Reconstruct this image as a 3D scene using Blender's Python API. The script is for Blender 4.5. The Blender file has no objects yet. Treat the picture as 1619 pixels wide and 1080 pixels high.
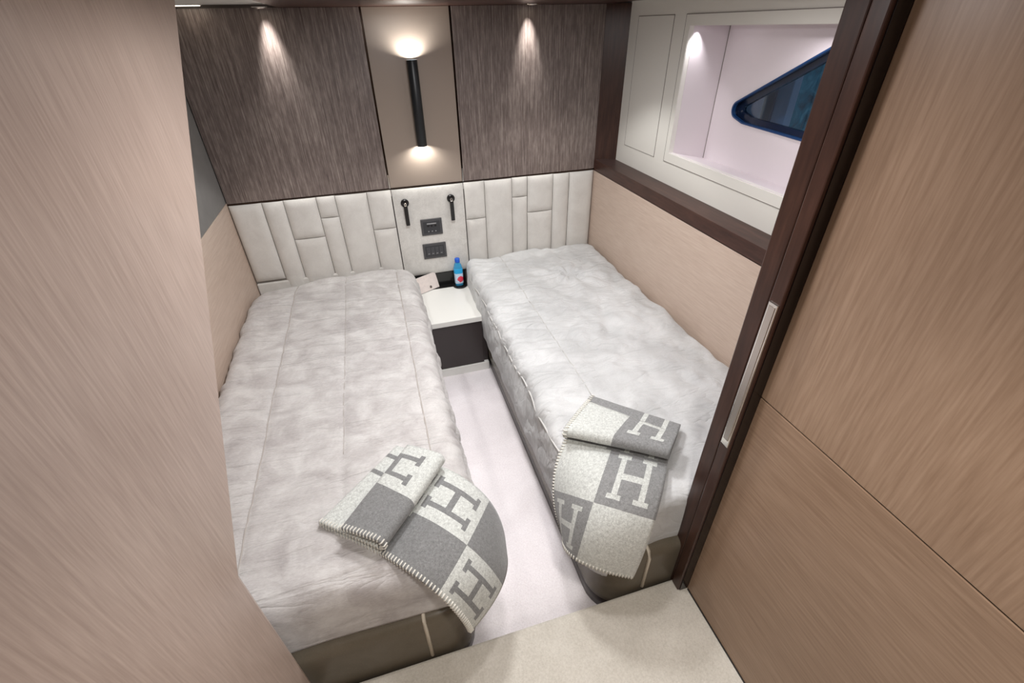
import bpy, bmesh, math, random
from mathutils import Vector, Matrix, noise
from mathutils.bvhtree import BVHTree
random.seed(7)
SC = bpy.context.scene
C = SC.collection

# ------------------------------------------------------------------ camera
F_PX = 722.32
cam_d = bpy.data.cameras.new('camera'); cam_d.sensor_width = 36.0; cam_d.lens = F_PX / 1619 * 36.0
cam_d.clip_start = 0.02
cam = bpy.data.objects.new('camera', cam_d); C.objects.link(cam)
YAW, PITCH, ROLL = -0.2729, 0.605, -0.0227
cam.matrix_world = (Matrix.Translation((-1.2252, -2.5283, 1.6653)) @ Matrix.Rotation(YAW, 4, 'Z')
                    @ Matrix.Rotation(math.pi/2 - PITCH, 4, 'X') @ Matrix.Rotation(ROLL, 4, 'Z'))
SC.camera = cam

# ------------------------------------------------------------------ world, exposure
W = bpy.data.worlds.new('world'); SC.world = W; W.use_nodes = True
bg = W.node_tree.nodes['Background']; bg.inputs[0].default_value = (0.95, 0.93, 0.95, 1); bg.inputs[1].default_value = 0.55
vs = SC.view_settings
vs.view_transform = 'Standard'; vs.look = 'None'; vs.gamma = 1.0; vs.use_curve_mapping = False
vs.exposure = -0.10

# ------------------------------------------------------------------ big lamps (recessed downlights and added aisle fill, mostly above the frame)
def aim(o, d):
    o.rotation_euler = Vector(d).to_track_quat('-Z', 'Y').to_euler()
def area(name, loc, d, size, power, col=(1, .95, .88)):
    l = bpy.data.lights.new(name, 'AREA'); l.shape = 'DISK'; l.size = size; l.energy = power; l.color = col
    o = bpy.data.objects.new(name, l); C.objects.link(o); o.location = loc; aim(o, d); return o
def spot(name, loc, d, power, ang, blend=.9, rad=.02, col=(1, .95, .88)):
    l = bpy.data.lights.new(name, 'SPOT'); l.energy = power; l.spot_size = math.radians(ang); l.spot_blend = blend
    l.shadow_soft_size = rad; l.color = col
    o = bpy.data.objects.new(name, l); C.objects.link(o); o.location = loc; aim(o, d); return o
WARM = (1, .99, .97)
area('cabin_downlight', (-0.97, -1.10, 1.735), (0, 0, -1), .22, 13, (.99, .98, .985))
for y_ in (-.72, -1.14, -1.56): spot('aisle_floor_fill', (-.965, y_, 1.735), (0, 0, -1), 24, 19, 1, .03, (1, .96, .985))  # added narrow spots that brighten the aisle carpet, not actual ceiling fittings
area('cabin_front_downlight', (-0.95, -1.72, 1.735), (0, 0, -1), .12, 5, (1, .96, .97))
spot('berth_downlight_port', (-1.56, -0.52, 1.742), (0, 0, -1), 12, 88, .35, .03, WARM)
spot('berth_downlight_starboard', (-0.36, -0.50, 1.735), (0.06, 0, -1), 15, 100, .4, .03, WARM)
area('berth_foot_downlight', (-1.22, -1.45, 1.735), (0, 0, -1), .12, 2.0, (1, .96, .95))
area('berth_foot_downlight', (-0.30, -1.30, 1.735), (0, 0, -1), .12, 2.2, (1, .96, .95))
spot('hall_downlight', (-1.02, -2.55, 2.03), (0, .12, -1), 42, 84, .5, .06, (1, .96, .91))
area('hall_soft_light', (-1.05, -3.1, 2.03), (0, 0, -1), .4, 6, (1, .95, .89))
spot('wall_washer_port', (-1.557, -.042, 1.736), (0, .20, -1), 17, 44, 1, .02, (1, .97, .93))
spot('wall_washer_starboard', (-.405, -.042, 1.736), (0, .20, -1), 17, 44, 1, .02, (1, .97, .93))
spot('niche_downlight', (.135, -.597, 1.648), (-.01, .02, -1), 3.2, 84, 1, .008, (1, .97, 1))
area('niche_strip', (.17, -1.15, 1.640), (-.2, 0, -1), .05, 1.0, (1, .96, 1))

# ------------------------------------------------------------------ material helpers
def lin(c):
    return tuple(((x/255)/12.92 if x/255 <= .04045 else ((x/255+.055)/1.055)**2.4) for x in c) + (1,)
class NT:
    def __init__(s, name):
        s.m = bpy.data.materials.new(name); s.m.use_nodes = True; s.t = s.m.node_tree
        s.b = s.t.nodes['Principled BSDF']
    def n(s, typ, **kw):
        x = s.t.nodes.new('ShaderNode' + typ)
        for k, v in kw.items(): setattr(x, k, v)
        return x
    def l(s, a, b): s.t.links.new(a, b)
    def val(s, sock, v):
        if isinstance(v, (int, float)): sock.default_value = v
        else: s.l(v, sock)
    def mth(s, op, a, b=None, c=None):
        x = s.n('Math', operation=op); s.val(x.inputs[0], a)
        if b is not None: s.val(x.inputs[1], b)
        if c is not None: s.val(x.inputs[2], c)
        return x.outputs[0]
    def coords(s, scale, kind='Object'):
        tc = s.n('TexCoord'); mp = s.n('Mapping'); mp.inputs['Scale'].default_value = scale
        s.l(tc.outputs[kind], mp.inputs[0]); return mp.outputs[0]
    def noise(s, vec, scale=1, detail=4, rough=.55, dist=0):
        x = s.n('TexNoise'); x.inputs['Scale'].default_value = scale; x.inputs['Detail'].default_value = detail
        x.inputs['Roughness'].default_value = rough; x.inputs['Distortion'].default_value = dist
        s.l(vec, x.inputs['Vector']); return x.outputs['Fac']
    def ramp(s, fac, stops):
        x = s.n('ValToRGB'); e = x.color_ramp.elements
        e[0].position, e[0].color = stops[0][0], stops[0][1]; e[1].position, e[1].color = stops[-1][0], stops[-1][1]
        for p, c in stops[1:-1]:
            q = e.new(p); q.color = c
        s.l(fac, x.inputs[0]); return x.outputs[0]
    def mix(s, fac, a, b, mode='MIX'):
        x = s.n('Mix', data_type='RGBA', blend_type=mode)
        s.val(x.inputs[0], fac)
        for i, v in ((6, a), (7, b)):
            if isinstance(v, tuple): x.inputs[i].default_value = v
            else: s.l(v, x.inputs[i])
        return x.outputs[2]
    def bump(s, h, strength, dist=.002):
        x = s.n('Bump'); x.inputs['Strength'].default_value = strength; x.inputs['Distance'].default_value = dist
        s.l(h, x.inputs['Height']); s.l(x.outputs[0], s.b.inputs['Normal'])
    def fin(s, col=None, rough=.5, metal=0, spec=.5, **kw):
        if col is not None:
            if isinstance(col, tuple): s.b.inputs['Base Color'].default_value = col
            else: s.l(col, s.b.inputs['Base Color'])
        s.val(s.b.inputs['Roughness'], rough); s.b.inputs['Metallic'].default_value = metal
        s.b.inputs['Specular IOR Level'].default_value = spec
        for k, v in kw.items(): s.b.inputs[k.replace('_', ' ')].default_value = v
        return s.m
def plain(name, c, rough=.5, metal=0, spec=.5, **kw): return NT(name).fin(lin(c), rough, metal, spec, **kw)

def wood(name, c1, c2, c3, grain='Z', rough=.32, fine=1.0):
    t = NT(name); L = 9.0; S = 75 * fine
    sc = {'Z': (S, S, L), 'Y': (S, L, S), 'X': (L, S, S)}[grain]
    sc2 = {'Z': (7, 7, .9), 'Y': (7, .9, 7), 'X': (.9, 7, 7)}[grain]
    a = t.noise(t.coords(sc), 1, 5, .6); b = t.noise(t.coords(sc2), 1, 3, .5)
    f = t.mth('ADD', t.mth('MULTIPLY', a, .72), t.mth('MULTIPLY', b, .28))
    col = t.ramp(f, [(.33, lin(c1)), (.5, lin(c2)), (.66, lin(c3))])
    t.bump(a, .05, .001)
    return t.fin(col, rough, 0, .4)
def fabric(name, c1, c2, scale=(900, 900, 900), blot=6, rough=.9, bstr=.3, bdist=.001, sheen=.2, amt=.5, wrinkle=None):
    t = NT(name)
    w = t.noise(t.coords(scale), 1, 3, .7); b = t.noise(t.coords((blot, blot, blot)), 1, 4, .6, .6)
    f = t.mth('ADD', t.mth('MULTIPLY', w, amt), t.mth('MULTIPLY', b, 1-amt))
    col = t.ramp(f, [(.36, lin(c1)), (.62, lin(c2))]); t.bump(w, bstr, bdist)
    if wrinkle:                                     # soft pulled creases in the cloth
        fine = t.b.inputs['Normal'].links[0].from_node
        big = t.n('Bump'); big.inputs['Strength'].default_value = 1; big.inputs['Distance'].default_value = wrinkle[3]
        a = t.noise(t.coords(wrinkle[:3]), 1, 3, .55, .5)
        t.l(t.mth('POWER', t.mth('ABSOLUTE', t.mth('SUBTRACT', a, .5)), .75), big.inputs['Height'])
        t.l(big.outputs[0], fine.inputs['Normal'])
    return t.fin(col, rough, 0, .15, Sheen_Weight=sheen)

M = {}
M['oak_vertical'] = wood('oak_veneer_vertical', (136, 111, 91), (149, 124, 103), (161, 136, 115), 'Z', .32, 2.2)
M['oak_horizontal'] = wood('oak_veneer_horizontal', (136, 111, 91), (149, 124, 103), (161, 136, 115), 'Y', .32, 2.2)
M['oak_pale'] = wood('pale_oak_wainscot', (186, 165, 150), (196, 176, 161), (204, 186, 171), 'Y', .4, 2)
M['oak_blush'] = wood('blush_oak_veneer', (156, 138, 127), (169, 151, 140), (181, 163, 152), 'Z', .3, 2.6)
M['wenge'] = wood('dark_wenge', (50, 29, 23), (64, 39, 31), (78, 51, 42), 'Y', .35)
M['wenge_vertical'] = wood('dark_wenge_vertical', (46, 27, 21), (58, 36, 28), (70, 45, 36), 'Z', .3)
M['near_black'] = plain('black_brown_lacquer', (26, 18, 15), .25)
M['white_lacquer'] = plain('white_lacquer', (226, 224, 217), .35)
M['niche_white'] = plain('niche_white', (222, 214, 217), .4)
M['seam_grey'] = plain('shadow_gap', (120, 112, 108), .7)
M['dark_gap'] = plain('dark_gap', (30, 25, 23), .6)
M['chrome'] = plain('chrome', (225, 220, 215), .12, 1)
M['bronze'] = plain('polished_bronze_trim', (70, 60, 54), .15, 1)
M['black_metal'] = plain('black_metal', (22, 26, 29), .38)
M['black_gloss'] = plain('black_gloss', (24, 23, 23), .2)
M['outlet_grey'] = plain('outlet_grey', (72, 72, 74), .35)
M['outlet_inner'] = plain('outlet_inner', (54, 55, 58), .4)
M['icon_white'] = plain('icon_white', (150, 150, 152), .5)
M['taupe_gloss'] = plain('taupe_lacquer_panel', (150, 137, 126), .28)
M['espresso'] = plain('espresso_lacquer', (52, 44, 43), .28)
M['nightstand_white'] = plain('nightstand_white', (236, 236, 231), .3)
M['leather_cream'] = fabric('cream_leather', (203, 200, 195), (216, 214, 209), (240, 240, 240), 10, .5, .12, .0006, .05, .4)
M['felt_cream'] = fabric('cream_felt', (198, 196, 191), (216, 214, 209), (160, 160, 160), 30, .85, .3, .001, .1, .5)
M['leather_olive'] = fabric('olive_leather', (98, 91, 79), (110, 102, 89), (300, 300, 300), 8, .26, .1, .0005, 0, .4)
M['welt'] = plain('cream_welt', (205, 196, 180), .5)
M['bed_left'] = fabric('grey_cream_bedspread', (172, 167, 166), (209, 207, 205), (90, 500, 500), 9, .85, .45, .0016, .15, .36, (3.5, 22, 6, .012))
M['bed_right'] = fabric('silver_grey_bedspread', (184, 185, 185), (211, 212, 212), (350, 350, 350), 6, .6, .25, .001, .2, .35, (6, 14, 8, .013))
M['piping'] = plain('bedspread_piping', (192, 191, 188), .7)
M['stitch'] = plain('bedspread_seam', (176, 170, 165), .8)
M['carpet_cabin'] = fabric('white_carpet', (232, 225, 227), (252, 247, 249), (170, 170, 170), 5, .95, .8, .004, .3, .6)
M['carpet_hall'] = fabric('beige_carpet', (200, 195, 184), (222, 218, 208), (190, 190, 190), 7, .95, .7, .003, .2, .6)
M['paint_ceiling'] = plain('ceiling_white', (228, 226, 220), .5)
M['glow'] = NT('lamp_glow').fin(lin((255, 244, 225)), .5, 0, .2, Emission_Color=lin((255, 244, 225)), Emission_Strength=6)
M['wool_thread'] = plain('wool_thread', (214, 212, 203), .9)

def grasscloth():
    t = NT('grey_brown_grasscloth')
    a = t.noise(t.coords((330, 330, 5)), 1, 3, .65); b = t.noise(t.coords((120, 120, 22)), 1, 3, .6); c = t.noise(t.coords((3, 3, 3)), 1, 2)
    f = t.mth('ADD', t.mth('MULTIPLY', a, .55), t.mth('ADD', t.mth('MULTIPLY', b, .3), t.mth('MULTIPLY', c, .15)))
    col = t.ramp(f, [(.36, lin((84, 73, 70))), (.5, lin((116, 104, 99))), (.64, lin((156, 145, 138)))])
    t.bump(a, .15, .001)
    return t.fin(col, .42, 0, .5)
M['grasscloth'] = grasscloth()
M['grey_fabric'] = fabric('plain_grey_fabric', (104, 102, 100), (120, 118, 115), (500, 500, 500), 8, .9, .2)

def blanket_mat(name, odd_bg, odd_fig):
    """checks of 1x1 uv squares: odd squares carry a slab-serif letter H (stems along v), even squares are plain in the letter's colour"""
    t = NT(name)
    uv = t.n('UVMap'); uv.uv_map = 'UVMap'; sp = t.n('SeparateXYZ'); t.l(uv.outputs[0], sp.inputs[0])
    u, v = sp.outputs[0], sp.outputs[1]
    par = t.mth('MODULO', t.mth('ADD', t.mth('FLOOR', u), t.mth('FLOOR', v)), 2.0)
    par = t.mth('GREATER_THAN', t.mth('ABSOLUTE', par), .5)
    x = t.mth('ABSOLUTE', t.mth('SUBTRACT', t.mth('FRACT', u), .5)); y = t.mth('ABSOLUTE', t.mth('SUBTRACT', t.mth('FRACT', v), .5))
    def between(s, a, b): return t.mth('MULTIPLY', t.mth('GREATER_THAN', s, a), t.mth('LESS_THAN', s, b))
    stem = t.mth('MULTIPLY', between(x, .17, .265), t.mth('LESS_THAN', y, .36))
    bar = t.mth('MULTIPLY', t.mth('LESS_THAN', x, .2), t.mth('LESS_THAN', y, .05))
    serif = t.mth('MULTIPLY', between(x, .10, .335), between(y, .30, .375))
    h = t.mth('MAXIMUM', t.mth('MAXIMUM', stem, bar), serif)
    isbg = t.mth('MULTIPLY', par, t.mth('SUBTRACT', 1.0, h))
    nz = t.noise(t.coords((300, 300, 300)), 1, 3, .75); nb = t.noise(t.coords((130, 130, 130)), 1, 2, .6)
    f = t.mth('ADD', t.mth('MULTIPLY', nz, .6), t.mth('MULTIPLY', nb, .4))
    def shades(c): return t.ramp(f, [(.30, lin(tuple(q*.82 for q in c))), (.70, lin(tuple(min(255, q*1.18) for q in c)))])
    col = t.mix(isbg, shades(odd_fig), shades(odd_bg))
    t.bump(nz, .5, .002)
    return t.fin(col, .95, 0, .1, Sheen_Weight=.3)
DARKW, LIGHTW = (134, 135, 135), (194, 197, 193)
M['blanket_dark_ground'] = blanket_mat('wool_white_letter_on_grey', DARKW, LIGHTW)
M['blanket_light_ground'] = blanket_mat('wool_grey_letter_on_white', LIGHTW, (124, 125, 125))

# ------------------------------------------------------------------ object helpers
def obj(name, bm, mat, parent=None, smooth=False):
    bmesh.ops.recalc_face_normals(bm, faces=bm.faces)
    me = bpy.data.meshes.new(name); bm.to_mesh(me); bm.free()
    if smooth:
        for p in me.polygons: p.use_smooth = True
    if mat: me.materials.append(mat if not isinstance(mat, str) else M[mat])
    o = bpy.data.objects.new(name, me); C.objects.link(o)
    if parent: attach(o, parent)
    return o
def attach(o, parent):
    o.parent = parent
    pw = Matrix.Translation(parent.location) if parent.parent is None else parent.matrix_world
    o.matrix_parent_inverse = world_of(parent).inverted()
def world_of(o):
    m = Matrix.LocRotScale(o.location, o.rotation_euler, o.scale)
    return (world_of(o.parent) @ o.matrix_parent_inverse @ m) if o.parent else m
def thing(name, label, cat, loc, group=None):
    o = bpy.data.objects.new(name, None); C.objects.link(o); o.location = loc; o.empty_display_size = .05
    return tag(o, label, cat, group)
def tag(o, label, cat, group=None):
    o['label'] = label; o['category'] = cat
    if group: o['group'] = group
    return o
def struct(name, bm, mat, parent=None, smooth=False):
    o = obj(name, bm, mat, parent, smooth)
    if parent is None: o['kind'] = 'structure'
    return o
def box(a, b, bev=0, seg=2, bm=None):
    bm = bm or bmesh.new()
    r = bmesh.ops.create_cube(bm, size=1)
    a, b = Vector(a), Vector(b)
    for v in r['verts']: v.co = Vector(((a.x+b.x)/2 + v.co.x*(b.x-a.x), (a.y+b.y)/2 + v.co.y*(b.y-a.y), (a.z+b.z)/2 + v.co.z*(b.z-a.z)))
    if bev:
        es = list({e for v in r['verts'] for e in v.link_edges})
        bmesh.ops.bevel(bm, geom=es, offset=bev, segments=seg, affect='EDGES', profile=.5)
    return bm
def prism(pts, axis, a, b, bm=None):
    """polygon pts (2-D in the other two axes, in xyz order) extruded along axis from a to b"""
    bm = bm or bmesh.new(); i = 'xyz'.index(axis)
    def P(p, h):
        q = list(p); q.insert(i, h); return q
    A = [bm.verts.new(P(p, a)) for p in pts]; B = [bm.verts.new(P(p, b)) for p in pts]
    bm.faces.new(A); bm.faces.new(B[::-1])
    n = len(pts)
    for k in range(n): bm.faces.new((A[k], B[k], B[(k+1) % n], A[(k+1) % n]))
    return bm
def frames(pts):
    out = []
    for i, p in enumerate(pts):
        d = (pts[min(i+1, len(pts)-1)] - pts[max(i-1, 0)]).normalized()
        up = Vector((0, 0, 1)) if abs(d.z) < .9 else Vector((1, 0, 0))
        s = d.cross(up).normalized(); out.append((p, s, s.cross(d).normalized()))
    return out
def tube(pts, r, n=8, bm=None, cap=True):
    bm = bm or bmesh.new(); rings = []
    pts = [Vector(p) for p in pts]
    for p, s, u in frames(pts):
        rings.append([bm.verts.new(p + s*math.cos(2*math.pi*k/n)*r + u*math.sin(2*math.pi*k/n)*r) for k in range(n)])
    for a, b in zip(rings, rings[1:]):
        for k in range(n): bm.faces.new((a[k], a[(k+1) % n], b[(k+1) % n], b[k]))
    if cap: bm.faces.new(rings[0]); bm.faces.new(rings[-1][::-1])
    return bm
def lathe(prof, origin, axis=(0, 0, 1), n=32, bm=None, squareness=0):
    bm = bm or bmesh.new(); q = Vector((0, 0, 1)).rotation_difference(Vector(axis)); o = Vector(origin); rings = []
    for r, h in prof:
        ring = []
        for k in range(n):
            a = 2*math.pi*k/n; c, s = math.cos(a), math.sin(a)
            f = 1 if not squareness else (1-squareness) + squareness/((abs(c)**4+abs(s)**4)**.25)
            ring.append(bm.verts.new(o + q @ Vector((r*c*f, r*s*f, h))))
        rings.append(ring)
    for a, b in zip(rings, rings[1:]):
        for k in range(n): bm.faces.new((a[k], a[(k+1) % n], b[(k+1) % n], b[k]))
    bm.faces.new(rings[0][::-1]); bm.faces.new(rings[-1])
    return bm

# ================================================================== SETTING
XL, XR = -1.95, 0.0
ZH = .965           # headboard / wainscot height
ZC = 1.745          # ceiling
Y1 = -1.905         # step to the hall
# floors
struct('floor', box((XL-.05, Y1, -.06), (.05, .05, 0)), 'carpet_cabin')
struct('floor_hall', box((-2.2, -3.9, -.06), (.4, Y1, .15), .008), 'carpet_hall')
# back wall shell
struct('wall_back', box((XL-.05, .012, -.05), (.45, .10, 1.9)), 'seam_grey')
XA, XB = -1.168, -.775
wall_back = bpy.data.objects['wall_back']
g = .004
obj('grasscloth_panel', box((XL, -.004, ZH+.006), (XA-g, .014, ZC), .002), 'grasscloth', wall_back)
obj('lacquer_panel', box((XA+g, -.002, ZH+.006), (XB-g, .014, ZC), .002), 'taupe_gloss', wall_back)
obj('grasscloth_panel', box((XB+g, -.004, ZH+.006), (XR, .014, ZC), .002), 'grasscloth', wall_back)
for x in (XA, XB):
    obj('vertical_trim', box((x-g, -.003, ZH), (x+g, .012, ZC)), 'bronze', wall_back)
    obj('trim_joint', box((x-.003, -.006, ZH-.035), (x+.003, .0, ZH+.075)), 'chrome', wall_back)
obj('horizontal_trim', box((XL, -.006, ZH), (XR, .012, ZH+.006)), 'bronze', wall_back)
# left wall
struct('wall_left', box((XL-.06, -1.9, -.05), (XL-.004, .02, 1.9)), 'grey_fabric')
wall_left = bpy.data.objects['wall_left']
obj('wainscot', box((XL-.006, -1.9, 0), (XL, 0, ZH+.01), .001), 'oak_pale', wall_left)
# right wall: wainscot, rail, white upper lining with a niche
struct('wall_right', box((XR, -1.84, -.05), (XR+.04, .02, ZH)), 'oak_pale')
wall_right = bpy.data.objects['wall_right']
struct('trim_1', prism([(0, ZH-.003), (0, 1.022), (.12, 1.028), (.12, ZH-.003)], 'y', -1.84, .0), 'wenge')
struct('trim_2', prism([(0, -.001), (.10, -.072), (.14, -.072), (.14, .012), (0, .012)], 'z', 1.0, ZC), 'wenge_vertical')
# white lining (plane x=.10) with niche opening
XW = .10; ZN0, ZN1 = 1.165, 1.652; YN0, YN1 = -.577, -1.62; XN = .29
def ring_plate(x0, x1, oy0, oy1, oz0, oz1, iy0, iy1, iz0, iz1):
    bm = bmesh.new()
    box((x0, oy0, oz0), (x1, oy1, iz0), bm=bm); box((x0, oy0, iz1), (x1, oy1, oz1), bm=bm)
    box((x0, iy1, iz0), (x1, oy1, iz1), bm=bm); box((x0, oy0, iz0), (x1, iy0, iz1), bm=bm); return bm
struct('wall_right_lining', ring_plate(XW, XW+.02, -1.84, -.07, 1.0, 1.80, YN1, YN0, ZN0, ZN1), 'white_lacquer')
lining = bpy.data.objects['wall_right_lining']
def thin_rect(y0, y1, z0, z1, x, w=.0022):
    bm = bmesh.new()
    for a, b in (((y0, z0), (y1, z0)), ((y0, z1), (y1, z1)), ((y0, z0), (y0, z1)), ((y1, z0), (y1, z1))):
        box((x-.0008, min(a[0], b[0])-w/2, min(a[1], b[1])-w/2), (x+.002, max(a[0], b[0])+w/2, max(a[1], b[1])+w/2), bm=bm)
    return bm
nf = obj('niche_frame', ring_plate(XW-.003, XW+.003, -1.80, -.545, 1.124, 1.69, YN1-.001, YN0+.001, ZN0-.001, ZN1+.001), 'white_lacquer', lining)
obj('panel_gap', thin_rect(-1.80, -.545, 1.124, 1.69, XW-.0025), 'seam_grey', nf)
hatch = obj('access_panel', box((XW-.0015, -.455, 1.122), (XW+.003, -.155, 1.69), .001), 'white_lacquer', lining)
obj('panel_gap', thin_rect(-.455, -.155, 1.122, 1.69, XW-.0008), 'seam_grey', hatch)
# niche inside
bm = bmesh.new()
prism([(XW+.001, ZN0+.0015), (XN+.03, 1.122), (XN+.03, 1.10), (XW+.001, 1.14)], 'y', YN1, YN0+.02, bm)      # sloping floor
box((XW+.0195, YN1, ZN1-.001), (XN+.03, YN0+.02, ZN1+.02), bm=bm)                                         # head
box((XW+.0195, YN0-.001, 1.10), (XN+.03, YN0+.02, ZN1+.02), bm=bm)                                        # side
box((XW, YN1-.02, 1.10), (XN+.03, YN1, ZN1+.02), bm=bm)
struct('trim_3', bm, 'niche_white')
def round_poly(pts, rad, seg=8):
    out = []; n = len(pts)
    for i, p in enumerate(pts):
        p = Vector(p); a = (Vector(pts[i-1])-p); b = (Vector(pts[(i+1) % n])-p); r = rad[i]
        if r <= 0: out.append(p); continue
        a.normalize(); b.normalize(); half = math.acos(max(-1, min(1, a.dot(b))))/2
        d = r/math.tan(half); c = p + (a+b).normalized()*r/math.sin(half)
        s = p+a*d-c; e = p+b*d-c; ang = math.atan2(s.x*e.y-s.y*e.x, s.dot(e))
        for k in range(seg+1):
            t = ang*k/seg; out.append(c+Vector((s.x*math.cos(t)-s.y*math.sin(t), s.x*math.sin(t)+s.y*math.cos(t))))
    return out
wpoly = round_poly([(-.655, 1.345), (-.765, 1.308), (-1.30, 1.288), (-1.30, 1.70)], [.028, .05, .03, .03])
wpoly = round_poly([(-.645, 1.345), (-.780, 1.3075), (-1.27, 1.292), (-1.27, 1.645), (-1.215, 1.645)], [.034, .05, .03, 0, 0])
def offset_poly(poly, d):
    n = len(poly); c = sum(poly, Vector((0, 0)))/n; area2 = sum(poly[i-1].x*poly[i].y-poly[i].x*poly[i-1].y for i in range(n))
    sg = 1 if area2 > 0 else -1; out = []
    for i in range(n):
        t = (poly[(i+1) % n]-poly[i-1]).normalized(); out.append(poly[i]+Vector((-t.y, t.x))*d*sg)
    return out
def plate_with_hole(outer, inner, x0, x1):
    bm = bmesh.new()
    for x in (x0, x1):
        es = []
        for loop in (outer, inner):
            vs_ = [bm.verts.new((x, p[0], p[1])) for p in loop]
            es += [bm.edges.new((vs_[i-1], vs_[i])) for i in range(len(vs_))]
        bmesh.ops.triangle_fill(bm, edges=es, use_beauty=True)
    bm.verts.ensure_lookup_table()
    return bm
def wall_of(loop, x0, x1, bm=None):
    bm = bm or bmesh.new(); A = [bm.verts.new((x0, p[0], p[1])) for p in loop]; B = [bm.verts.new((x1, p[0], p[1])) for p in loop]
    for i in range(len(loop)): bm.faces.new((A[i-1], A[i], B[i], B[i-1]))
    return bm
outer = [(YN1, 1.09), (YN0+.02, 1.09), (YN0+.02, 1.68), (YN1, 1.68)]
struct('wall_niche', plate_with_hole(outer, wpoly, XN, XN+.02), 'niche_white')
obj('panel_seam', box((XN-.0015, YN0-.0035, 1.11), (XN+.001, YN0-.0005, ZN1)), 'seam_grey', bpy.data.objects['wall_niche'])
# window: blue-black gasket frame sunk into the wall, glass at the bottom
M['window_frame'] = plain('blue_black_window_frame', (22, 34, 58), .2)
M['window_gasket'] = plain('gasket_blue_reflection', (26, 62, 108), .3)  # blue reflection put into the gasket's base colour, all the way round
w_in = offset_poly(wpoly, .021)
bm = wall_of(wpoly, XN-.002, XN+.032)
ringN = len(wpoly)
A = [bm.verts.new((XN+.032, p[0], p[1])) for p in wpoly]; B = [bm.verts.new((XN+.038, p[0], p[1])) for p in w_in]
for i in range(ringN): bm.faces.new((A[i-1], A[i], B[i], B[i-1]))
wall_of(w_in, XN+.038, XN+.055, bm)
struct('window_1', bm, 'window_frame')
win = bpy.data.objects['window_1']
bm = bmesh.new(); w_o = offset_poly(wpoly, .006)
A = [bm.verts.new((XN-.004, p[0], p[1])) for p in wpoly]; B = [bm.verts.new((XN-.004, p[0], p[1])) for p in w_o]
A2 = [bm.verts.new((XN+.012, p[0], p[1])) for p in wpoly]; B2 = [bm.verts.new((XN+.012, p[0], p[1])) for p in w_o]
for i in range(ringN):
    bm.faces.new((A[i-1], A[i], B[i], B[i-1])); bm.faces.new((A2[i-1], A2[i], B2[i], B2[i-1]))
    bm.faces.new((A[i-1], A[i], A2[i], A2[i-1])); bm.faces.new((B[i-1], B[i], B2[i], B2[i-1]))
obj('window_gasket', bm, 'window_gasket', win)
def glass():
    t = NT('tinted_blue_glass'); tr = t.n('BsdfTransparent'); tr.inputs[0].default_value = (.55, .72, .85, 1)
    gl = t.n('BsdfGlossy'); gl.inputs['Roughness'].default_value = .02; mx = t.n('MixShader')
    mx.inputs[0].default_value = .10; t.l(tr.outputs[0], mx.inputs[1]); t.l(gl.outputs[0], mx.inputs[2])
    t.l(mx.outputs[0], t.t.nodes['Material Output'].inputs[0]); return t.m
M['glass'] = glass()
obj('window_pane', prism([tuple(p) for p in w_in], 'x', XN+.044, XN+.048), 'glass', win)
# what lies outside the window: teal water and two pale dock posts
def water():
    t = NT('teal_water'); f = t.noise(t.coords((9, 9, 9)), 1, 6, .65, 1.2)
    return t.fin(t.ramp(f, [(.3, lin((12, 52, 70))), (.55, lin((40, 120, 138))), (.75, lin((120, 180, 190)))]), .3)
M['water'] = water()
o = obj('harbour_water', box((1.6, -4.5, .3), (1.65, 1.2, 3.0)), 'water'); o['kind'] = 'structure'
M['dock_grey'] = plain('dock_grey', (196, 196, 214), .7)
M['dock_shade'] = plain('dock_grey_boards', (120, 118, 132), .7)
t = thing('dock_post', 'pale grey post seen through the left corner of the dark triangular window', 'post', (.62, -.50, .6))
obj('post', box((.60, -.685, .6), (.64, -.38, 2.2), .004), 'dock_grey', t)
obj('fender_board', box((.588, -.605, .6), (.601, -.545, 2.2), .003), 'dock_shade', t)
# ceiling
struct('ceiling', box((XL-.05, -1.95, ZC+.012), (.45, .05, ZC+.06)), 'paint_ceiling')
struct('ceiling_panel', box((-1.50, -1.95, ZC), (.015, -.0, ZC+.014), .002), 'wenge')
struct('ceiling_hall', box((-2.2, -3.9, 2.05), (.4, -1.95, 2.1)), 'paint_ceiling')
struct('wall_header', box((-2.0, -1.96, ZC), (.45, -1.94, 2.08)), 'wenge')
# bulkhead to the right of the door and the hall wall beyond it
XD = -.49
struct('wall_front', box((-.47, -1.93, .0), (.4, -1.90, ZC)), 'wenge_vertical')
struct('trim_4', box((-.518, -1.906, .0), (-.46, -1.862, ZC+.06), .003), 'wenge_vertical')                 # door post
bm = box((XD, -3.9, .151), (XD+.05, -1.946, .972), .0012)
struct('wall_hall_right', bm, 'oak_horizontal')
bpy.data.objects['wall_hall_right']
up = obj('upper_panel', box((XD, -3.9, .976), (XD+.05, -1.946, 2.05), .0012), 'oak_vertical', bpy.data.objects['wall_hall_right'])
obj('panel_backing', box((XD+.004, -3.9, .15), (XD+.06, -1.95, 2.05)), 'dark_gap', bpy.data.objects['wall_hall_right'])
obj('skirting_gap', box((XD-.0025, -3.9, .1495), (XD+.002, -1.95, .155)), 'dark_gap', bpy.data.objects['wall_hall_right'])
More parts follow.
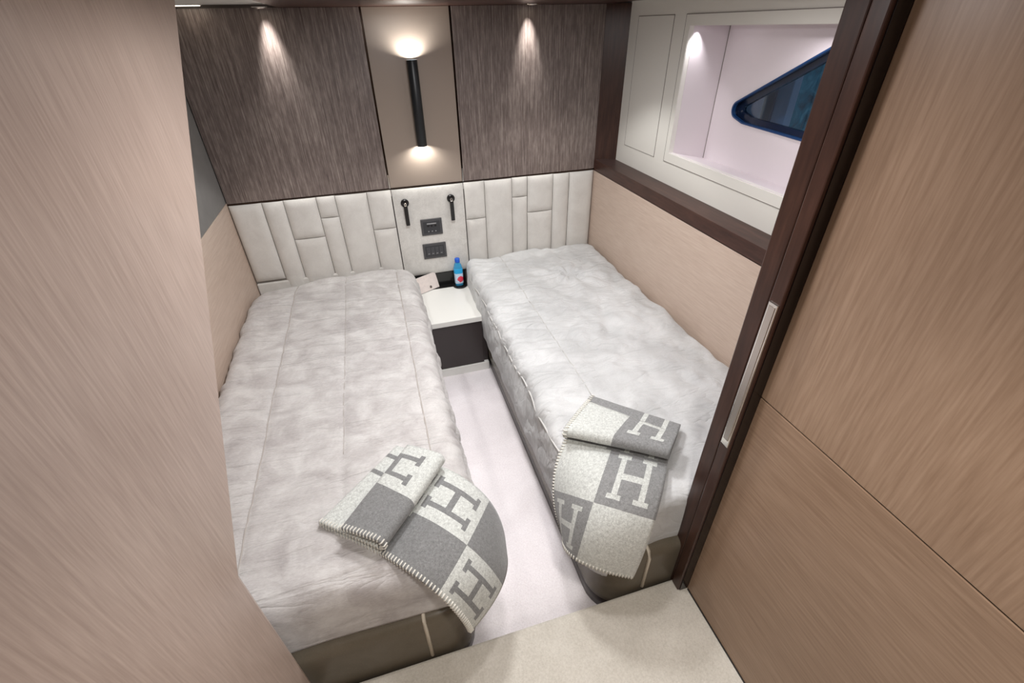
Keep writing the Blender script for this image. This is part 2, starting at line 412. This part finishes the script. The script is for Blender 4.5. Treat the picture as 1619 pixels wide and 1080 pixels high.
# sliding door leaf parked in the bulkhead, only its leading edge shows
struct('door_1', box((-.525, -1.944, .152), (-.44, -1.912, ZC+.06), .003), 'wenge_vertical')
door = bpy.data.objects['door_1']
obj('door_edge_face', box((-.518, -1.9465, .153), (XD-.001, -1.9435, ZC+.06)), 'near_black', door)
pull = obj('edge_pull', box((-.528, -1.9405, .815), (-.523, -1.9165, 1.212), .0015), 'chrome', door)
obj('pull_inset', box((-.5295, -1.9365, .835), (-.5275, -1.9205, 1.205), .0008), plain('brushed_pull_inset', (200, 192, 186), .3, 1), pull)
# wall panel at the left of the doorway, its upper edge cut on a slant over the berth
def left_panel():
    bm = bmesh.new()
    full = [(-3.9, .151), (-1.925, .151), (-1.925, .806), (-.985, 1.735), (-.985, 1.744), (-3.9, 1.744)]
    face = [(-3.9, .151), (-1.938, .151), (-1.938, .812), (-1.003, 1.736), (-1.003, 1.744), (-3.9, 1.744)]
    rings = [[bm.verts.new((x, p[0], p[1])) for p in q] for x, q in ((-1.64, full), (-1.616, full), (-1.610, face))]
    bm.faces.new(rings[0]); bm.faces.new(rings[2])
    for a, b in zip(rings, rings[1:]):
        for k in range(6): bm.faces.new((a[k], a[(k+1) % 6], b[(k+1) % 6], b[k]))
    return bm
struct('wall_hall_left', left_panel(), 'oak_blush')
struct('wall_hall_rear', box((-2.2, -3.95, .1), (.4, -3.9, 2.1)), 'oak_blush')

# ================================================================== LAMPS IN VIEW
def downlight(x, y, lab):
    t = thing('ceiling_downlight', lab, 'ceiling light', (x, y, ZC))
    obj('bezel', lathe([(.030, 0), (.030, -.004), (.024, -.006), (.022, -.003)], (x, y, ZC+.001)), 'chrome', t, True)
    obj('lens', lathe([(.021, 0), (.021, -.002), (.01, -.003)], (x, y, ZC-.001)), 'glow', t, True)
downlight(-1.557, -.065, 'small recessed downlight in the white ceiling above the left wall panel')
downlight(-.405, -.065, 'small recessed downlight in the dark ceiling above the right wall panel')
t = thing('ceiling_strip_light', 'short lit strip lamp in the white ceiling at the left corner of the back wall', 'ceiling light', (-1.80, -.05, ZC+.012))
obj('housing', box((-1.87, -.075, ZC+.008), (-1.77, -.030, ZC+.0125), .001), 'paint_ceiling', t)
obj('diffuser', box((-1.865, -.070, ZC+.0065), (-1.775, -.035, ZC+.009)), 'glow', t)
# sconce
SX, SY = -.976, -.042
sc_ = thing('wall_sconce', 'slim black cylinder sconce shining up and down the taupe wall panel', 'wall lamp', (SX, -.003, 1.17))
obj('tube', lathe([(.002, 1.521), (.0222, 1.521), (.0222, 1.5445), (.0238, 1.545), (.0245, 1.5435), (.0245, 1.1755), (.0238, 1.174), (.0222, 1.1745), (.0222, 1.196), (.002, 1.196)], (SX, SY, 0)), 'black_metal', sc_, True)
obj('lens', lathe([(.0218, 1.5215), (.0218, 1.5235), (.018, 1.524)], (SX, SY, 0)), 'glow', sc_, True)
obj('lens', lathe([(.018, 1.193), (.0218, 1.1935), (.0218, 1.1955)], (SX, SY, 0)), 'glow', sc_, True)
obj('bracket', box((SX-.012, SY, 1.30), (SX+.012, -.002, 1.42), .003), 'black_metal', sc_)
spot('sconce_up_light', (SX, SY, 1.530), (0, .1, 1), 5.2, 160, .3, .010, (1, .98, .93))
spot('sconce_down_light', (SX, SY, 1.188), (0, .1, -1), 3.6, 160, .3, .010, (1, .98, .93))

# ================================================================== HEADBOARDS
def pads(cells, d=.022):
    """one quilted mesh: every cell a puffed cushion"""
    bm = bmesh.new()
    for x0, x1, z0, z1 in cells:
        nx, nz = 12, 22; vv = []
        for i in range(nx+1):
            row = []
            for j in range(nz+1):
                u, w = -math.cos(math.pi*i/nx), -math.cos(math.pi*j/nz)
                x = (x0+x1)/2 + u*(x1-x0)/2*.985; z = (z0+z1)/2 + w*(z1-z0)/2*.994
                ex = min(x-x0, x1-x)/.045; ez = min(z-z0, z1-z)/.045
                h = d*(1-max(0, 1-ex)**2.2)**.5*(1-max(0, 1-ez)**2.2)**.5
                h += .0012*noise.noise(Vector((x*14, 3, z*14)))*min(1, ex*2, ez*2)
                row.append(bm.verts.new((x, -.004-h, z)))
            vv.append(row)
        for i in range(nx):
            for j in range(nz): bm.faces.new((vv[i][j], vv[i+1][j], vv[i+1][j+1], vv[i][j+1]))
    bmesh.ops.recalc_face_normals(bm, faces=bm.faces)
    return bm
ZB = .548
def fix_out(o):
    me = o.data
    if sum(p.normal.y*p.area for p in me.polygons) > 0: me.flip_normals()
L = [XL+.003, -1.797, -1.697, -1.541, -1.449, -1.290, XA+.001]
cl = [(L[0], L[1], ZB, ZH), (L[1], L[2], ZB-.1, ZH), (L[2], L[3], ZB-.1, .757), (L[2], L[3], .757, ZH), (L[3], L[4], ZB-.1, .855), (L[3], L[4], .855, ZH),
      (L[4], L[5], ZB-.1, ZH), (L[5], L[6], .44, .760), (L[5], L[6], .760, ZH)]
R_ = [-1.950-x for x in L][::-1]; R_[0] = XB-.001; R_[-1] = XR-.003
cr = [(R_[0], R_[1], .44, .757), (R_[0], R_[1], .757, ZH), (R_[1], R_[2], ZB-.1, ZH), (R_[2], R_[3], ZB-.1, .855), (R_[2], R_[3], .855, ZH), (R_[3], R_[4], ZB-.1, .757),
      (R_[3], R_[4], .757, ZH), (R_[4], R_[5], ZB-.1, ZH), (R_[5], R_[6], ZB-.1, ZH)]
for cells, x0, x1, lab in ((cl, XL, XA, 'cream leather channelled headboard panel behind the left berth'), (cr, XB, XR, 'cream leather channelled headboard panel behind the right berth')):
    t = thing('headboard', lab, 'headboard', ((x0+x1)/2, 0, .44))
    obj('backing', box((x0+.002, -.005, .40), (x1-.002, .011, ZH-.002), .001), plain('headboard_groove', (128, 122, 115), .8), t)
    p = obj('padding', pads(cells), 'leather_cream', t, True); fix_out(p)
    b = obj('lower_pad', box((x0+.003, -.02, .30), (x1-.003, -.004, .445 if x0 > -1.9 else .54), .006), 'leather_cream', t)
# centre panel
t = thing('headboard', 'cream felt headboard panel between the berths holding outlets and reading lamps', 'headboard', ((XA+XB)/2, 0, .455))
p = obj('padding', pads([(XA+.002, XB-.002, .452, ZH)], .014), 'felt_cream', t, True); fix_out(p)
obj('backing', box((XA+.002, -.005, .452), (XB-.002, .011, ZH-.002)), 'dark_gap', t)
YP = -.018   # surface of the centre panel
def reading_lamp(x, z, lab):
    t = thing('reading_lamp', lab, 'reading lamp', (x, YP, z), 'swivel reading lamps on the centre panel')
    obj('rosette', lathe([(.0215, 0), (.0215, .008), (.019, .011), (.008, .0115)], (x, YP, z), (0, -1, 0)), 'black_gloss', t, True)
    obj('pivot', lathe([(.007, 0), (.007, .014), (.004, .016)], (x, YP-.010, z-.002), (0, -1, 0), 16), 'chrome', t, True)
    a = obj('lamp_arm', box((x-.0105, YP-.030, z-.118), (x+.0105, YP-.013, z-.012), .004, 3), 'black_gloss', t)
    obj('hinge', box((x-.006, YP-.026, z-.02), (x+.006, YP-.012, z+.002), .002), 'chrome', a)
reading_lamp(-1.1035, .892, 'black swivel reading lamp on the centre panel, nearer the left berth')
reading_lamp(-.854, .892, 'black swivel reading lamp on the centre panel, nearer the right berth')
def plate(x0, x1, z0, z1, lab, cat, kind):
    t = thing('outlet_plate' if kind == 0 else 'switch_plate', lab, cat, ((x0+x1)/2, YP, z0))
    obj('cover', box((x0, YP-.007, z0), (x1, YP+.004, z1), .002), 'outlet_grey', t)
    y = YP-.007
    obj('inset', box((x0+.012, y-.0015, z0+.012), (x1-.012, y+.002, z1-.012), .001), 'outlet_inner', t)
    xm = (x0+x1)/2; y -= .0015
    if kind == 0:
        obj('socket_bar', box((xm-.026, y-.002, z1-.029), (xm+.026, y, z1-.023), .0005), 'icon_white', t)
        for k in range(3):
            xx = xm+(k-1)*.02
            obj('usb_port', box((xx-.0055, y-.002, z1-.043), (xx+.0055, y, z1-.034), .0006), 'black_gloss', t)
            obj('status_icon', box((xx-.003, y-.001, z0+.020), (xx+.003, y, z0+.026), .0004), 'icon_white', t)
    else:
        for k in range(4):
            xx = xm+(k-1.5)*.024
            r = obj('rocker', box((xx-.011, y-.003, z0+.02), (xx+.011, y, z1-.02), .001), plain('rocker_grey', (66, 67, 70), .35), t)
            obj('marking', box((xx-.005, y-.0034, z0+.03), (xx+.005, y-.0028, z0+.033)), 'icon_white', r)
plate(-1.035, -.917, .698, .791, 'dark grey socket plate with small icons, upper one on the centre panel', 'outlet', 0)
plate(-1.041, -.908, .557, .647, 'dark grey switch plate with a row of rockers, lower one on the centre panel', 'switch', 1)

# ================================================================== NIGHTSTAND
NX0, NX1, NY, NZ = -1.150, -.805, -.445, .372
t = thing('nightstand', 'white topped nightstand with espresso drawer wedged between the two berths', 'nightstand', ((NX0+NX1)/2, -.22, 0))
obj('top', box((NX0-.015, NY, NZ-.032), (NX1+.022, -.055, NZ), .003), 'nightstand_white', t)
obj('back_ledge', box((NX0, -.055, NZ-.03), (NX1, -.004, NZ+.002), .002), 'black_gloss', t)
obj('back_panel', box((NX0, -.012, NZ), (NX1, -.004, .452)), 'black_gloss', t)
obj('carcass', box((NX0-.010, NY+.03, .052), (NX1+.024, -.05, NZ-.032)), 'espresso', t)
obj('drawer', box((NX0-.010, NY+.012, .056), (NX1-.004, NY+.028, NZ-.038), .002), 'espresso', t)
obj('plinth', box((NX0-.010, NY+.008, 0), (NX1+.024, -.05, .052), .002), 'nightstand_white', t)
# bottle on coaster
BX, BY = -.856, -.055
co = obj('coaster', lathe([(.040, 0), (.043, .001), (.043, .006), (.041, .007)], (BX+.004, BY-.002, NZ)), 'black_gloss', None, True)
tag(co, 'round black coaster under the water bottle on the nightstand', 'coaster')
bt = thing('water_bottle', 'small clear water bottle with blue cap standing on the black coaster', 'bottle', (BX, BY, NZ+.007))
zb = NZ+.0075
M['bottle_blue'] = plain('blue_tinted_plastic', (70, 175, 225), .12, 0, .6, Transmission_Weight=.35)
M['bottle_base'] = plain('clear_white_plastic', (215, 225, 235), .15, 0, .5, Transmission_Weight=.3)
obj('body', lathe([(.020, 0), (.0245, .003), (.0250, .03), (.0240, .06), (.0250, .09), (.0245, .115), (.020, .133), (.0125, .146), (.012, .152)], (BX, BY, zb), n=40, squareness=.8), 'bottle_blue', bt, True)
obj('cap', lathe([(.0145, .148), (.015, .150), (.015, .168), (.0135, .171)], (BX, BY, zb)), plain('blue_cap', (28, 92, 205), .35), bt, True)
def label_mat():
    t = NT('bottle_label'); sp = t.n('SeparateXYZ'); tc = t.n('TexCoord'); t.l(tc.outputs['Object'], sp.inputs[0])
    dx = t.mth('SUBTRACT', sp.outputs[0], BX+.007); dz = t.mth('SUBTRACT', sp.outputs[2], zb+.047)
    r = t.mth('SQRT', t.mth('ADD', t.mth('MULTIPLY', dx, dx), t.mth('MULTIPLY', dz, dz)))
    wob = t.mth('MULTIPLY', t.noise(t.coords((90, 90, 90)), 1, 2), .012)
    f = t.mth('LESS_THAN', r, t.mth('ADD', wob, .013))
    up = t.mth('GREATER_THAN', sp.outputs[2], zb+.082)
    c = t.mix(up, lin((196, 216, 236)), lin((38, 160, 215)))
    return t.fin(t.mix(f, c, lin((214, 52, 78))), .3)
lb = obj('label', lathe([(.0252, .018), (.0258, .019), (.0256, .055), (.0258, .112), (.0252, .113)], (BX, BY, zb), n=40, squareness=.8), label_mat(), bt, True)
# tent card
def card():
    b0, b1 = Vector((-1.100, -.100, NZ+.003)), Vector((-.975, -.035, NZ+.003)); up = Vector((-.014, .030, .088)); th = Vector((.0, -.0015, .0006))
    bm = bmesh.new(); q = [b0, b1, b1+up, b0+up]; A = [bm.verts.new(p) for p in q]; B = [bm.verts.new(p+th) for p in q]
    bm.faces.new(A); bm.faces.new(B[::-1])
    for k in range(4): bm.faces.new((A[k], A[(k+1) % 4], B[(k+1) % 4], B[k]))
    return bm, b0, b1, up
bm, b0, b1, upv = card()
tc_ = thing('greeting_card', 'pale pink card with a small dark emblem leaning at the back of the nightstand', 'card', (b0+b1)/2)
obj('front_leaf', bm, fabric('blush_card', (214, 203, 198), (226, 215, 209), (60, 60, 60), 40, .7, .05), tc_)
c0 = b0 + (b1-b0)*.60 + upv*.2 + Vector((0, -.0022, .0006)); ex = (b1-b0).normalized(); ey = upv.normalized(); bm = bmesh.new()
nn = ex.cross(ey).normalized()
hexa = [c0 + ex*.008*math.cos(a) + ey*.009*math.sin(a) for a in [k*math.pi/3+.5 for k in range(6)]]
A = [bm.verts.new(p) for p in hexa]; B = [bm.verts.new(p + nn*.0008) for p in hexa]; bm.faces.new(A); bm.faces.new(B[::-1])
for k in range(6): bm.faces.new((A[k], A[(k+1) % 6], B[(k+1) % 6], B[k]))
obj('emblem', bm, plain('emblem_brown', (96, 84, 80), .6), tc_)
bm = bmesh.new(); q = [b0+upv, b1+upv, b1+upv+Vector((0, .014, -.0835)), b0+upv+Vector((0, .014, -.0835))]
A = [bm.verts.new(p+Vector((0, .0004, 0))) for p in q]; B = [bm.verts.new(p+Vector((0, .0016, 0))) for p in q]; bm.faces.new(A); bm.faces.new(B[::-1])
for k in range(4): bm.faces.new((A[k], A[(k+1) % 4], B[(k+1) % 4], B[k]))
obj('back_leaf', bm, 'nightstand_white', tc_)

# ================================================================== BERTHS
def rounded_block(lo, hi, Rc, r, step=.018, top_fn=None, disp=None):
    """block with per-corner plan radii Rc[(sx,sy)] and a rounded top edge r; top_fn adds height, disp moves points along normals"""
    nx, ny, nz = [max(2, int(round((hi[i]-lo[i])/step))) for i in range(3)]
    bm = bmesh.new(); vid = {}
    def vert(i, j, k):
        key = (i, j, k)
        if key in vid: return vid[key]
        p = Vector((lo[0]+(hi[0]-lo[0])*i/nx, lo[1]+(hi[1]-lo[1])*j/ny, lo[2]+(hi[2]-lo[2])*k/nz))
        v = bm.verts.new(p); vid[key] = v; return v
    for i in range(nx):
        for j in range(ny): bm.faces.new([vert(i, j, nz), vert(i+1, j, nz), vert(i+1, j+1, nz), vert(i, j+1, nz)])
    for k in range(nz):
        for i in range(nx):
            for j in (0, ny): bm.faces.new([vert(i, j, k), vert(i+1, j, k), vert(i+1, j, k+1), vert(i, j, k+1)])
        for j in range(ny):
            for i in (0, nx): bm.faces.new([vert(i, j, k), vert(i, j+1, k), vert(i, j+1, k+1), vert(i, j, k+1)])
    bmesh.ops.holes_fill(bm, edges=[e for e in bm.edges if e.is_boundary], sides=0)
    cx, cy = (lo[0]+hi[0])/2, (lo[1]+hi[1])/2
    for v in bm.verts:
        p = v.co.copy(); sx = 1 if p.x > cx else -1; sy = 1 if p.y > cy else -1; R = Rc.get((sx, sy), .02)
        ax = abs(hi[0] if sx > 0 else lo[0]) ; dxe = (hi[0]-p.x) if sx > 0 else (p.x-lo[0]); dye = (hi[1]-p.y) if sy > 0 else (p.y-lo[1])
        if dxe < R and dye < R:
            d = Vector((R-dxe, R-dye)); m = max(d.x, d.y); l = d.length
            if l > 1e-9: d = d*(m/l)
            p.x = (hi[0]-R+d.x) if sx > 0 else (lo[0]+R-d.x); p.y = (hi[1]-R+d.y) if sy > 0 else (lo[1]+R-d.y)
            delta = R-d.length; nrm = Vector((d.x*sx, d.y*sy)).normalized() if d.length > 1e-9 else Vector((sx, 0))
        else:
            if dxe < dye: delta, nrm = dxe, Vector((sx, 0))
            else: delta, nrm = dye, Vector((0, sy))
        e, h = max(0, r-delta), max(0, p.z-(hi[2]-r))
        if e > 0 and h > 0:
            m, l = max(e, h), math.hypot(e, h); e2, h2 = e*m/l, h*m/l
            p.x += nrm.x*(e2-e); p.y += nrm.y*(e2-e); p.z += h2-h
        v.co = p
    bm.normal_update(); bmesh.ops.recalc_face_normals(bm, faces=bm.faces); bm.normal_update()
    if disp:
        mv = [(v, disp(v.co, v.normal)) for v in bm.verts]
        for v, d in mv:
            v.co += d; v.co.x = max(XL+.002, min(XR-.002, v.co.x)); v.co.y = min(-.028, v.co.y)
    return bm
fbm = lambda p, o=3: noise.fractal(p, .9, 2.1, o)
def smooth(a, b, x):
    t = max(0, min(1, (x-a)/(b-a))); return t*t*(3-2*t)
ZT = .345   # top of the upholstered berth base
def berth(x0, x1, inner, label, seam_x):
    """inner=+1: aisle on the right (left berth)"""
    t = thing('berth', label, 'bed', ((x0+x1)/2, -.95, 0), 'built-in single berths')
    Rc = {(1, -1): .11 if inner > 0 else .01, (-1, -1): .11 if inner < 0 else .01, (1, 1): .01, (-1, 1): .01}
    obj('base', rounded_block((x0, -1.897, .075), (x1, -.024, ZT), Rc, .03, .02), 'leather_olive', t, True)
    a, b = (x0, x1-.006) if inner > 0 else (x0+.006, x1)
    obj('plinth', rounded_block((a, -1.890, .0), (b, -.024, .066), Rc, .004, .03), 'espresso', t, True)
    obj('shadow_groove', rounded_block((a+.006, -1.884, .05), (b-.006, -.03, .08), Rc, .002, .04), 'dark_gap', t, True)
    pts = [(seam_x, -1.8985, .152), (seam_x, -1.8985, ZT-.03), (seam_x, -1.889, ZT-.006), (seam_x, -1.868, ZT+.001), (seam_x, -1.83, ZT+.001)]
    obj('welt_strip', tube(pts, .0055, 8), 'welt', t, True)
    return t
berth(XL+.001, -1.165, 1, 'berth with dark olive leather base along the left wall', -1.312)
berth(-.777, XR-.001, -1, 'berth with dark olive leather base along the right wall', -.628)

def disp_left(p, n):
    d = Vector((0, 0, 0)); x, y, z = p
    a = .006*fbm(Vector((x*3, y*3, z*3+5)), 2)
    # many cross wrinkles
    w = noise.noise(Vector((x*2.2+y*.9, y*16+.8*math.sin(x*5), 1.7)))
    w2 = noise.noise(Vector((x*5, y*38+x*6, 7.7)))
    a += (.017*max(0, w)**1.2 + .005*w2)*(1 if z > .42 else .5)
    # fall away beside the headboard, slight crown
    top = smooth(.42, .52, z)
    d += n*a
    d.z += top*(.012*math.exp(-((x+1.50)/.3)**2) + .028*smooth(-1.6, -1.95, x)*smooth(-.02, -.35, y) - .035*smooth(-.22, 0, y)*smooth(-1.55, -1.93, x))
    for sx in (-1.212, -1.482, -1.732):
        d.z -= top*.005*math.exp(-((x-sx)/.010)**2)
    if z < .46 and n.x > .5: d.x += .012*math.sin((z-.30)/.24*math.pi)
    return d
def disp_right(p, n):
    d = Vector((0, 0, 0)); x, y, z = p
    a = .011*fbm(Vector((x*3.2, y*3.2, z*3+2)), 3)
    top = smooth(.40, .50, z)
    e = smooth(-.42, -.76, x)
    w = noise.noise(Vector((x*5-y*1.2, (y+x*.35)*17, 3.1)))*.7 + .5*noise.noise(Vector((x*7, (y+x*.3)*38, 9.1)))
    a += .027*w*e*top*smooth(-1.75, -1.3, y)
    # gathers that radiate from a tuft
    tx, ty = x+.30, y+.43; r = math.hypot(tx, ty); th = math.atan2(ty, tx)
    a += top*.011*math.sin(th*11+1.5*math.sin(th*2))*math.exp(-r/.16)*smooth(.0, .06, r) - top*.022*math.exp(-(r/.05)**2)
    # long diagonal crease
    u = (x+.31)*.35+(y+.88)*.94; vv = (x+.31)*.94-(y+.88)*.35
    a -= top*.020*math.exp(-(vv/.03)**2)*math.exp(-(u/.16)**2)
    a += top*(.014*fbm(Vector((x*6+3, y*6-x*3, 0)), 2) + .006*noise.noise(Vector((x*22+y*6, y*14-x*8, 2))))*(1-e)
    d += n*a
    if n.x < -.4:   # gathers on the hanging side
        d.x -= .010*math.sin(max(0, min(1, (z-.218)/.28))*math.pi) + .005*noise.noise(Vector((y*13+z*14, z*3, 4)))
    d.z -= top*.004*math.exp(-((x+.60)/.012)**2)
    d.z -= smooth(-.55, -.80, x)*top*.022*smooth(-1.4, -.7, y)*smooth(-.03, -.3, y)
    return d
bl = obj('bedspread', rounded_block((XL+.002, -1.872, ZT+.004), (-1.112, -.034, .538), {(1, -1): .13, (-1, -1): .02, (1, 1): .13, (-1, 1): .02}, .07, .009, None, disp_left), 'bed_left', None, True)
tag(bl, 'grey cream quilted bedspread with three lengthwise seams covering the left berth mattress', 'bedspread')
br = obj('bedspread', rounded_block((-.802, -1.872, .218), (XR-.002, -.028, .540), {(-1, -1): .10, (1, -1): .02, (-1, 1): .05, (1, 1): .02}, .045, .009, None, disp_right), 'bed_right', None, True)
tag(br, 'silver grey wrinkled bedspread with piped edge covering the right berth mattress', 'bedspread')
def bvh(o): 
    bm = bmesh.new(); bm.from_mesh(o.data); b = BVHTree.FromBMesh(bm); bm.free(); return b
BL, BR = bvh(bl), bvh(br)
def drop(b, x, y, dz=0):
    h = b.ray_cast(Vector((x, y, 1.2)), Vector((0, 0, -1))); return Vector((x, y, (h[0].z if h[0] else .5)+dz))
for sx in (-1.212, -1.482, -1.732):
    obj('seam', tube([drop(BL, sx+.004*noise.noise(Vector((sx, k*.2, 0))), -.06-k*.03, .0002) for k in range(60 if sx != -1.482 else 46)], .0026 if sx != -1.482 else .0014, 6), 'stitch', bl, True)
def side(b, y, z, dx=0):
    h = b.ray_cast(Vector((-1.0, y, z)), Vector((1, 0, 0))); return Vector(((h[0].x if h[0] else -.8)+dx, y, z))
pp = []
for k in range(62):
    y = -.05-k*.0295; z = .470 + .040*smooth(-.75, -1.5, y)
    pp.append(side(BR, y, z, -.001))
for _ in range(2): pp = [pp[0]] + [Vector(((a.x+b.x+c.x)/3, b.y, b.z)) for a, b, c in zip(pp, pp[1:], pp[2:])] + [pp[-1]]
obj('piping', tube(pp, .0034, 8), 'piping', br, True)
obj('seam', tube([drop(BR, -.60, -.06-k*.03, .0002) for k in range(45)], .002, 6), 'piping', br, True)

# ================================================================== THROW BLANKETS
def biquad(g, u, v):
    def w(t): return (2*(t-.5)*(t-1), -4*t*(t-1), 2*t*(t-.5))
    a, b = w(u), w(v); r = Vector((0, 0, 0))
    for i in range(3):
        for j in range(3): r += Vector(g[j][i])*a[i]*b[j]
    return r
def throw(name, label, grid, back, ridge, mat, stitch_end, vstart, ground, lay1):
    """grid: hanging sheet 3x3 [v][u] from fold to free end; back / ridge: (u=0, u=1) points of the folded pile's far edge and of its top leaf's end"""
    NU = 40; t = .017
    uvl = []; rows = []
    def lerp(a, b, u): return Vector(a).lerp(Vector(b), u)
    fold = lambda u: biquad(grid, u, 0)
    H0, H1, H2 = .010, .031, .060
    # stations (function of u -> point, v coordinate)
    st = []
    def rnd(c_from, c_to, zlow, zhigh, fr, n, v0, v1):
        pass
    for k in range(13):                                   # top leaf, ridge -> fold
        s = k/12
        st.append((lambda u, s=s: lerp(lerp(ridge[0], ridge[1], u), fold(u), s) , H2 + .004*math.sin(min(1, s*2.2)*math.pi/2), .47+.52*s, None))
    for k in range(1, 6):                                 # round the front fold
        a = math.pi*k/6
        st.append((lambda u, a=a: fold(u) + (fold(u)-lerp(back[0], back[1], u)).normalized()*.016*math.sin(a), H1+(H2+.004-H1)*(1+math.cos(a))/2, .985, None))
    for k in range(17):                                   # middle leaf, fold -> back
        s = k/16
        st.append((lambda u, s=s: fold(u).lerp(lerp(back[0], back[1], u), s), H1 - .004*s, None, lay1(s)))
    for k in range(1, 6):
        a = math.pi*k/6
        st.append((lambda u, a=a: lerp(back[0], back[1], u) - (fold(u)-lerp(back[0], back[1], u)).normalized()*.012*math.sin(a), H0+(H1-.004-H0)*(1+math.cos(a))/2, None, lay1(1)))
    for k in range(17):
        s = k/16
        st.append((lambda u, s=s: lerp(back[0], back[1], u).lerp(fold(u), s), H0*(1-s*.6), None, lay1(1)))
    for k in range(1, 45):
        s = k/44
        st.append((lambda u, s=s: biquad(grid, u, s), .004*(1-s), vstart+(2-vstart)*s if s > .5 else None, None) if False else
                  (lambda u, s=s: biquad(grid, u, s), .004*(1-s), (vstart+(1-vstart)*s*2) if s <= .5 else (1+(s-.5)*1.98), None))
    def at(f, dz, u):
        p = f(u); p.z += dz
        p.z += .0016*fbm(Vector((p.x*9, p.y*9, dz*40)), 2); return p
    bm = bmesh.new(); lay = bm.loops.layers.uv.new('UVMap'); vv = []
    for f, dz, v, special in st:
        row = []
        for i in range(NU+1):
            u = i/NU; p = at(f, dz, u)
            uu = min(1.9999, u*2)
            if special is not None: tu, tv = special(uu)
            else: tu, tv = uu, v
            row.append((bm.verts.new(p), (tu, tv)))
        vv.append(row)
    for a, b in zip(vv, vv[1:]):
        for i in range(NU):
            q = (a[i], a[i+1], b[i+1], b[i]); fc = bm.faces.new([w[0] for w in q])
            # keep one face inside one square
            cu = math.floor(sum(w[1][0] for w in q)/4); cv = math.floor(sum(w[1][1] for w in q)/4)
            for lp, w in zip(fc.loops, q):
                lp[lay].uv = (min(cu+.9999, max(cu+.0001, w[1][0])), min(cv+.9999, max(cv+.0001, w[1][1])))
            fc.smooth = True
    me = bpy.data.meshes.new(name); bm.to_mesh(me); bm.free(); me.materials.append(M[mat])
    o = bpy.data.objects.new(name, me); C.objects.link(o)
    sol = o.modifiers.new('thickness', 'SOLIDIFY'); sol.thickness = t*.62; sol.offset = 0
    tag(o, label, 'blanket', 'folded wool throws at the foot of the berths')
    # whip stitching
    sb = bmesh.new()
    def stitches(pts, inward, step=.0100, ln=.0125):
        acc = 0
        for i in range(1, len(pts)):
            d = (pts[i]-pts[i-1]); n_ = d.length
            while acc < n_:
                p = pts[i-1]+d*(acc/n_); iw = inward[i].normalized(); nm = d.normalized().cross(iw).normalized()
                if nm.z < 0: nm = -nm
                h = t*.36
                tube([p+iw*ln+nm*h, p+iw*.002+nm*(h+.0008), p-iw*.0022, p+iw*.002-nm*(h+.0008), p+iw*ln-nm*h], .0023, 5, sb)
                acc += step
            acc -= n_
    e = [r[0][0].co.copy() if False else None for r in ()]
    def edge(i, k0, k1):
        ps, iw = [], []
        for f, dz, v, sp_ in st[k0:k1]:
            u = 0 if i == 0 else 1
            p = at(f, dz, u); q = at(f, dz, .06 if i == 0 else .94); ps.append(p); iw.append(q-p)
        return ps, iw
    n_all = len(st)
    ps, iw = edge(0, 0, n_all); stitches(ps, iw)
    if stitch_end:
        fe = lambda u, v: at(lambda q: biquad(grid, q, v), 0, u)
        ps = [fe(u/30, 1) for u in range(31)]; iw = [fe(u/30, .94)-fe(u/30, 1) for u in range(31)]
        stitches(ps, iw, .0100, .0140)
    ob = obj('whipstitch_edge', sb, 'wool_thread', o, True); ob['label'] = 'pale whipstitched edge'
    return o
def lay_right(s):   # dark leaf with the ends of two white stems
    return lambda uu: ((1.02+.06*uu, .06) if uu < 1 else (uu, .20+.20*s))
def lay_left(s):
    return lambda uu: ((1.02+.06*uu, .06) if uu < 1 else (uu, .16+.22*s))
gR = [[(-.785, -1.568, .545), (-.660, -1.655, .550), (-.520, -1.752, .548)],
      [(-.848, -1.650, .420), (-.790, -1.808, .535), (-.648, -1.900, .520)],
      [(-.828, -1.725, .255), (-.853, -1.860, .360), (-.707, -1.937, .320)]]
throw('throw_blanket', 'checked wool throw with white letter H on grey squares, folded on the right berth', gR,
      [(-.635, -1.428, .545), (-.413, -1.648, .545)], [(-.672, -1.476, .545), (-.467, -1.703, .545)], 'blanket_dark_ground', True, .04, 0, lay_right)
gL = [[(-1.386, -1.795, .545), (-1.297, -1.695, .550), (-1.192, -1.560, .545)],
      [(-1.261, -1.925, .522), (-1.169, -1.832, .538), (-1.072, -1.670, .475)],
      [(-1.200, -1.952, .345), (-1.090, -1.872, .370), (-1.043, -1.735, .300)]]
throw('throw_blanket', 'checked wool throw with grey letter H on white squares, folded on the left berth', gL,
      [(-1.527, -1.677, .545), (-1.305, -1.462, .545)], [(-1.472, -1.732, .545), (-1.278, -1.496, .545)], 'blanket_light_ground', False, .04, 0, lay_left)
